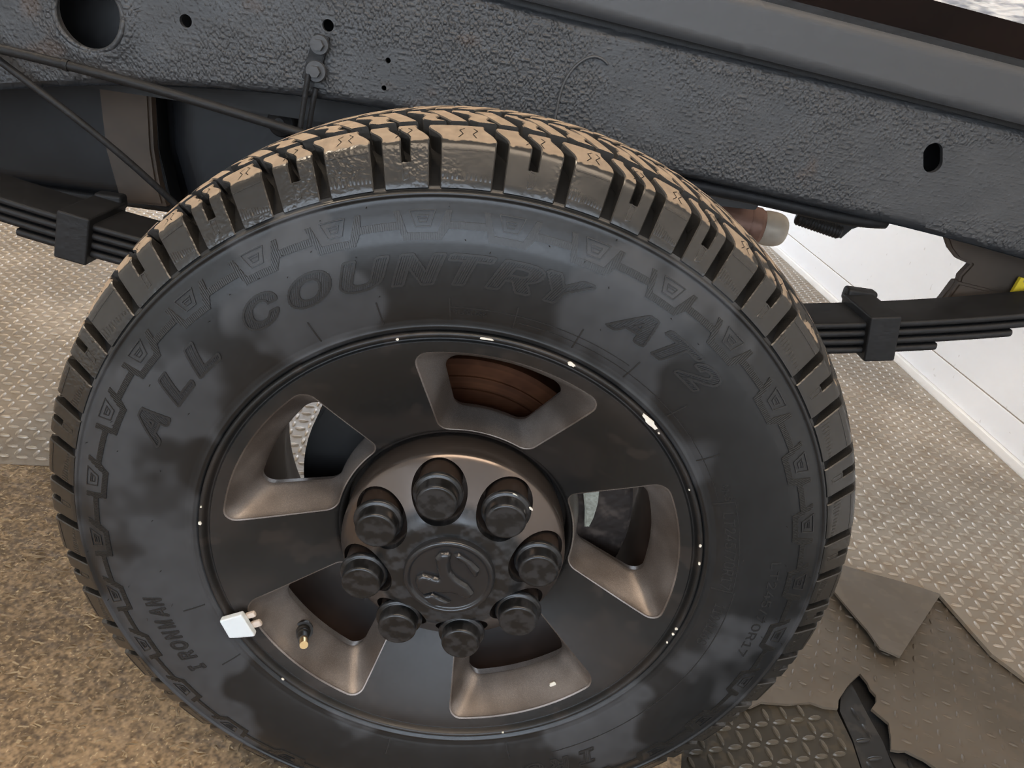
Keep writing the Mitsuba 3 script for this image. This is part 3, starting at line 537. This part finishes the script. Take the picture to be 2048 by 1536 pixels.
put('backing_plate__disc', lathe([(.05, .163), (.172, .163), (.1735, .166), (.1735, .172), (.05, .172)], 120), 'pure_black', 30)
tag('backing_plate', 'black round brake backing plate seen through the left wheel window', 'brake plate')
def arcblock(a0, a1, r0, r1, y0, y1, rnd):
    poly = Polygon([pol(a, r1) for a in np.linspace(a0, a1, 24)] + [pol(a, r0) for a in np.linspace(a1, a0, 18)]).buffer(-rnd).buffer(rnd)
    return plate_xz(poly, y0, y1, .003)
put('brake_caliper__housing', arcblock(-26, 34, .118, .1845, .096, .20, .008), 'cast_brown', 30)
BRK = Polygon([(.1240, .048), (.1408, .052), (.1430, .030), (.1420, .012), (.1395, -.0001), (.1348, -.0008), (.1315, .0196), (.1262, .0393)])
put('brake_caliper__bracket', plate_xz(BRK, .085, .0955, .0015), 'pad_green', 30, 'pale speckled bracket face')
put('brake_caliper__bolt_head', axis_y(m3.Manifold.cylinder(.012, .009, .009, 6).translate((*pol(28, .155), -.097))), 'cast_brown', False)
tag('brake_caliper', 'dark brown brake caliper in the right wheel window', 'brake caliper')
put('axle_tube', tube([(0, .15, 0), (0, 1.5, 0)], .048, 28, .05), 'black_paint', True, 'black axle tube behind the wheel', 'axle')

# ------------------------------------------------------------------ frame rail
F = .335
BOT = [(-1.3, .17), (-.9, .245), (-.574, .3129), (-.4612, .3334), (-.3049, .3500), (-.2267, .3540), (-.1421, .3537), (-.05, .349), (.05, .341), (.211, .3293), (.4156, .3148), (.5303, .3050), (.6429, .2924), (1.3, .215)]
TOP = [(1.3, .377), (.5734, .4355), (.25, .4605), (.136, .4685), (.0035, .4785), (-.15, .497), (-.3, .499), (-.46, .489), (-.574, .474), (-.9, .425), (-1.3, .36)]
def smooth_line(pts):
    p = np.array(pts); o = np.argsort(p[:, 0]); f = PchipInterpolator(p[o, 0], p[o, 1]); x = np.linspace(p[o[0], 0], p[o[-1], 0], 90); return list(zip(x, f(x)))
rail_poly = Polygon(smooth_line(BOT) + smooth_line(TOP)[::-1])
hs = [Point(-.4655, .405).buffer(.0345, 24), Point(-.362, .4137).buffer(.0066, 12), Point(-.209, .4311).buffer(.0062, 12), Point(-.1422, .4056).buffer(.0029, 10), Point(-.1448, .3767).buffer(.0027, 10),
      LineString([(.4851, .3972), (.4895, .3862)]).buffer(.0108, 12)]
holes = unary_union(hs)
rail_face = rail_poly.difference(holes)
m = tm((m3.Manifold.extrude(cs(rail_face), .07) - m3.Manifold.extrude(cs(rail_poly.buffer(-.012)), .08).translate((0, 0, .0065))).refine_to_length(.007)); v = m.vertices
import shapely
pts_ = shapely.points(v[:, :2]); dB = shapely.distance(pts_, rail_poly.exterior); dH = shapely.distance(pts_, hs[0].exterior)
Rr = .011; roll = np.where(dB < Rr, Rr - np.sqrt(np.maximum(Rr ** 2 - (Rr - dB) ** 2, 0)), 0)
mask = np.clip((meshkit.fbm(np.c_[v[:, 0] * 7 + 4, v[:, 1] * 11, v[:, 0] * 0 + 3], 3) - .42) / .16, 0, 1)
lump = .0013 * (meshkit.fbm(np.c_[v[:, 0] * 55, v[:, 1] * 75, v[:, 0] * 0], 3) - .5) * (mask + .25) - .0035 * np.exp(-((dH - .007) / .006) ** 2) * (dH < .03)
front = v[:, 2] < .001
m.vertices = np.c_[v[:, 0], F + v[:, 2] + np.where(front, np.minimum(roll, .0060 + 9 * (dB < .0115)) + lump, 0), v[:, 1]]; m.invert()
rail = put('frame_rail', m, 'undercoat', 38, 'long black undercoated frame rail arching over the tyre', 'frame rail')
put(rail + '__inside_plate', plate_xz([(-.56, .32), (.56, .32), (.56, .45), (-.56, .47)], F + .066, F + .074), 'pure_black')
th_ = np.linspace(0, 2 * np.pi, 40); put(rail + '__hole_rim', tube(np.c_[-.4655 + .0365 * np.cos(th_), F - .0005 + .002 * np.sin(th_ * 3), .405 + .0365 * np.sin(th_)], .0032, 10, .005), 'undercoat', True)
seams = [[(-.062, F - .001, .3730), (-.03, F - .001, .3650), (.03, F - .001, .3560), (.046, F - .001, .352), (.060, F, .342)], [(.046, F - .001, .352), (.050, F - .001, .378), (.052, F - .001, .405), (.062, F - .001, .428), (.075, F - .001, .4395), (.098, F - .001, .436)]]
for s_ in seams: put(rail + '__weld_seam', tube(s_, .0016, 8, .004), 'undercoat_smooth', True)
def along(x): return .4862 - .0768 * (x - .0035)
ux0, ux1 = -.35, 1.3
up = Polygon([(ux0, along(ux0) - .002), (ux1, along(ux1) - .002), (ux1, along(ux1) + .0525), (ux0, along(ux0) + .0525)])
m = tm(m3.Manifold.extrude(cs(up), .07).refine_to_length(.007)); v = m.vertices; dB = shapely.distance(shapely.points(v[:, :2]), up.exterior); Rr = .0045
roll = np.where(dB < Rr, Rr - np.sqrt(np.maximum(Rr ** 2 - (Rr - dB) ** 2, 0)), 0); m.vertices = np.c_[v[:, 0], F - .012 + v[:, 2] + np.where(v[:, 2] < .001, roll, 0), v[:, 1]]; m.invert()
BS = put('body_sill_rail', m, 'undercoat_smooth', 38, 'smoother black sill rail lying along the top of the frame rail', 'body rail')

put(BS + '__top_lip', plate_xz(Polygon([(ux0, along(ux0) + .050), (ux1, along(ux1) + .050), (ux1, along(ux1) + .0590), (ux0, along(ux0) + .0590)]), F - .008, F + .05, .002), 'black_paint', 30)
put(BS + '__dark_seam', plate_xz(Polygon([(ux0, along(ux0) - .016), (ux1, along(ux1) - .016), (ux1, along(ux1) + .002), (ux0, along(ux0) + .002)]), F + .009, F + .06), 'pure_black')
def bolt_set(x, z, rw, rb, y):
    w = axis_y(m3.Manifold.cylinder(.0035, rw, rw * .93, 28)); w.apply_translation([x, y + .0005, z])
    b_ = axis_y(m3.Manifold.cylinder(.008, rb, rb * .96, 6)); b_.apply_translation([x, y - .002, z]); return w, b_
BK = put('line_bracket', plate_xz(Polygon([(-.2325, .376), (-.2190, .374), (-.2080, .418), (-.2205, .420)]).buffer(.002), F - .0075, F - .001, .001), 'black_paint', 30, 'small black bracket with two bolts on the frame rail above the tyre', 'bracket')
for x, z, a, b2 in ((-.2157, .411, .0104, .0062), (-.2188, .3839, .0114, .0066)):
    w, b_ = bolt_set(x, z, a, b2, F - .007); put(BK + '__washer', w, 'undercoat_smooth', 30); put(BK + '__bolt', b_, 'undercoat_smooth', 20)
for pts in ([(-.2262, F - .011, .3800), (-.2330, F - .011, .3310), (-.2405, F - .009, .275), (-.25, F, .20)], [(-.2195, F - .004, .3660), (-.2265, F - .001, .3260), (-.235, F + .01, .26)]):
    put(BK + '__rod', tube(pts, .0032, 10), 'black_paint', True)
put('brake_line', tube([(-.80, .312, .374), (-.5512, .311, .3595), (-.4836, .310, .3535), (-.35, .311, .3370), (-.2306, .313, .3185), (-.1, .32, .298)], .0053, 12), 'black_paint', True, 'long black brake line crossing below the frame rail on the left', 'brake line')
put('brake_line__joint', tube([(-.4856, .310, .3538), (-.4796, .310, .3530)], .0062, 12), 'black_paint', 30)
put('brake_cable', tube([(-.66, .32, .42), (-.5537, .318, .3432), (-.4600, .33, .2745), (-.40, .36, .208), (-.36, .38, .16)], .0042, 10), 'black_paint', True, 'thin black cable running down behind the leaf spring on the left', 'cable')

# ------------------------------------------------------------------ leaf spring
LX = np.array([.459, .5394, .638, -.4676, -.57]); LZ = np.array([.1964, .2117, .2331, .1817, .2008]); kq = np.polyfit(LX, LZ, 2)
topz = lambda x: np.polyval(kq, x)
ends = [(-.95, 1.0), (-.80, .86), (-.68, .6444), (-.5580, .5607)]
for i, (xa, xb) in enumerate(ends):
    x = np.linspace(xa, xb, 60); off = .0112 * i; th = .0088; zt = topz(x) - off
    y0, y1 = .30, .376; sec = []
    for (yy, dz) in ((y0 + .003, 0), (y0 + .0008, -.0018), (y0, -th / 2), (y0 + .0008, -th + .0018), (y0 + .003, -th), (y1 - .003, -th), (y1, -th / 2), (y1 - .003, 0), (y0 + .003, 0)): sec.append(np.c_[x, np.full(60, yy), zt + dz])
    P = np.stack(sec, 1); g = grid(P)
    for e in (0, -1):
        r0 = P[e]; cc = r0[:-1].mean(0); V = np.vstack([r0[:-1], cc]); n = len(r0) - 1; g = cat([g, trimesh.Trimesh(V, [(k, (k + 1) % n, n) for k in range(n)], process=False)])
    g.merge_vertices(); g.fix_normals()
    put('leaf_spring__leaf', g, 'black_paint', 40)
for (xc, sl) in ((.4885, .165), (-.4855, -.155)):
    w, zt = .0168, topz(xc); zb = zt - .0112 * 3 - .0088
    xc2 = xc - .006 * (xc > 0); g = m3.Manifold.batch_hull([m3.Manifold.sphere(.0028, 10).translate((xc2 + sx * w * .94 + sl * (zt - z) * 1.2, y, z + sl * sx * w)) for sx in (-1, 1) for y in (.294, .379) for z in (zt + .006, zb - .004)])
    put('leaf_spring__clamp', g, 'black_paint', 30)
    put('leaf_spring__clamp_pad', rbox(xc - .017 - (.006 if xc > 0 else -.0), xc + .017, .372, .392, zt - .004, zt + .0145, .004), 'black_paint', 30)
tag('leaf_spring', 'black four leaf spring with a clamp on either side of the tyre', 'leaf spring')
for x in (-.07, .07): put('leaf_spring__u_bolt', tube([(x, .296, -.03), (x, .296, topz(0) + .03), (x, .338, topz(0) + .045), (x, .380, topz(0) + .03), (x, .380, -.03)], .007, 10), 'black_paint', True)

# ------------------------------------------------------------------ tank, strap and parts on the left
put('fuel_tank__body', rbox(-1.05, -.45, .505, .95, .145, .345, .035, 24), 'tank_black', 40)
put('fuel_tank__seam', rbox(-1.06, -.45, .498, .95, .150, .162, .004, 10), 'tank_black', 40)
tag('fuel_tank', 'dull black tank behind the cable on the left', 'tank')
put('tank_strap', plate_xz(Polygon([(-.5244, .335), (-.4586, .335), (-.4602, .246), (-.4560, .205), (-.4480, .172), (-.4688, .1710), (-.509, .1690), (-.5225, .237)]), .45, .50, .004), 'strap_brown', 30, 'rust brown upright strap between the black tank and canister', 'strap')
put('canister__shell', m3.Manifold.batch_hull([m3.Manifold.sphere(.045, 40).translate((x, y, z)) for x, z in ((-.4095, .33), (-.4095, .25), (-.385, .15), (-.10, .33), (-.10, .12)) for y in (.515, .75)]), 'tank_black', 60)
kb = lathe([(.0, .4485), (.007, .449), (.009, .4515), (.016, .455), (.019, .462), (.020, .475)], 32); kb.apply_translation([-.295, 0, .303]); put('canister__round_boss', kb, 'tank_black', 40)
put('canister__end_ring', plate_xz(Polygon([(-.4645, .33), (-.4590, .33), (-.4590, .243), (-.4420, .150), (-.4300, .128), (-.4345, .126), (-.4478, .150), (-.4640, .243)]), .466, .50, .001), 'pure_black', 30)
tag('canister', 'black rounded canister above the left of the tyre, under the frame rail', 'canister')

# ------------------------------------------------------------------ exhaust, tubes and hanger on the right
def axis_x(prof, n=48):
    g = lathe(prof, n); v = g.vertices; g.vertices = np.c_[v[:, 1], v[:, 0], v[:, 2]]; return g
def place(g, a, b):
    """moves a part built along x from the origin so that it points from a towards b"""
    a, b = np.array(a, float), np.array(b, float); d = (b - a) / np.linalg.norm(b - a); M = trimesh.geometry.align_vectors([1, 0, 0], d); M[:3, 3] = a; g.apply_transform(M); return g
ea, eb = (.24, .56, .2475), (.50, .545, .2380)
put('exhaust_pipe__pipe', place(axis_x([(.0, -.16), (.0262, -.16), (.0262, .128), (.0255, .131), (.0262, .134)]), ea, eb), 'exhaust_rust', 40)
put('exhaust_pipe__hanger_strap', tube([(.27, .555, .268), (.27, .50, .320), (.27, .42, .338), (.27, .39, .333)], .005, 8), 'black_paint', True)
put('exhaust_pipe__flared_ring', place(axis_x(spline([(.0262, .131), (.0272, .136), (.0272, .146), (.0250, .150), (.0238, .153)], .001)), ea, eb), 'exhaust_rust', 30)
put('exhaust_pipe__pale_end', place(axis_x(spline([(.0238, .152), (.0252, .157), (.0256, .164), (.0250, .174), (.0215, .184), (.014, .1895), (.0, .191)], .0015)), ea, eb), 'exhaust_pale', 40, 'pale rounded end')
tag('exhaust_pipe', 'rusty pipe with a pale rounded end above the right of the tyre', 'pipe')
put('cross_bar', plate_xz(Polygon([(.05, .322), (.3640, .2835), (.3600, .2740), (.295, .2715), (.05, .29)]).buffer(-.003).buffer(.003), .50, .56, .003), 'undercoat_smooth', 30, 'grey black cross bar end just above the rusty pipe', 'cross bar')
put('hose', tube([(.02, .36, .333), (.12, .36, .3275), (.2247, .36, .3189), (.3191, .36, .3140), (.4348, .36, .3065), (.475, .365, .308)], .0088, 14), 'black_paint', True, 'smooth black hose along the lower edge of the frame rail on the right', 'hose')
lm = axis_x([(.0, -.002)] + [((.0100 if k % 2 else .0086), .0022 * k) for k in range(29)] + [(.0, .064)], 28)
put('corrugated_loom', place(lm, (.389, .42, .2875), (.453, .42, .2765)), 'black_rubber', 25, 'short ribbed black wire loom below the hose on the right', 'wire loom')
put('loom_bracket', plate_xz(Polygon([(.4520, .2692), (.440, .2800), (.442, .3020), (.487, .3000), (.487, .2970), (.462, .2835)]), .415, .43, .001), 'black_paint', 30, 'pointed black bracket at the end of the ribbed loom', 'bracket')
put('spring_hanger__plate', plate_xz(Polygon([(.5720, .305), (.5781, .2949), (.590, .2800), (.6060, .2680), (.6254, .2634), (.6180, .2470), (.6190, .2400), (.6140, .2390), (.6040, .205), (.66, .19), (.90, .19), (.90, .30)]), .40, .412, .003), 'strap_brown', 30)
put('spring_hanger__lower_lug', plate_xz(Polygon([(.6150, .2400), (.66, .2360), (.685, .2290), (.70, .19), (.602, .19)]), .393, .41, .003), 'strap_brown', 30)
st = put('spring_hanger__yellow_label', plate_xz(Polygon([(.6850, .2270), (.6888, .2590), (.7350, .2540), (.7420, .2270)]), .389, .394), 'yellow', label='yellow paper label')
put(st + '__print_mark', plate_xz(Polygon([(.6925, .2555), (.7200, .2535), (.7210, .2480), (.6975, .2510)]), .3882, .3892), 'seam_dark')
tag('spring_hanger', 'dark brown spring hanger at the right edge, with a yellow label', 'spring hanger')

# ------------------------------------------------------------------ dark body behind the sill rail
put('inner_body_panel__sheet', plate_xz(Polygon([(-.4, .30), (1.38, .30), (1.38, .541), (.866, .584), (.6987, .5975), (.4, .625), (-.4, .70)]), .90, .93, .003), 'dark_brown', 30)
put('inner_body_panel__floor_sheet', rbox(-1.2, .25, .45, .935, .70, .72, .004, 8), 'dark_brown', 30)
tag('inner_body_panel', 'dark reddish brown body panel behind the sill rail at the top right', 'body panel')
sp = Polygon([(.60, .50), (1.40, .46), (1.40, .78), (.60, .80)])
m = tm(m3.Manifold.extrude(cs(sp), .05).refine_to_length(.012)); v = m.vertices
m.vertices = np.c_[v[:, 0], .95 + v[:, 2] + np.where(v[:, 2] < .01, .016 * (meshkit.fbm(np.c_[v[:, 0] * 24, v[:, 1] * 70, v[:, 0] * 0], 3) - .5), 0), v[:, 1] + .01 * (meshkit.fbm(np.c_[v[:, 0] * 30, v[:, 0] * 0, v[:, 1] * 30], 3) - .5)]; m.invert()
put('padding_blanket', m, 'shaggy', True, 'pale shaggy padding at the top right corner, above the dark panel', 'blanket')
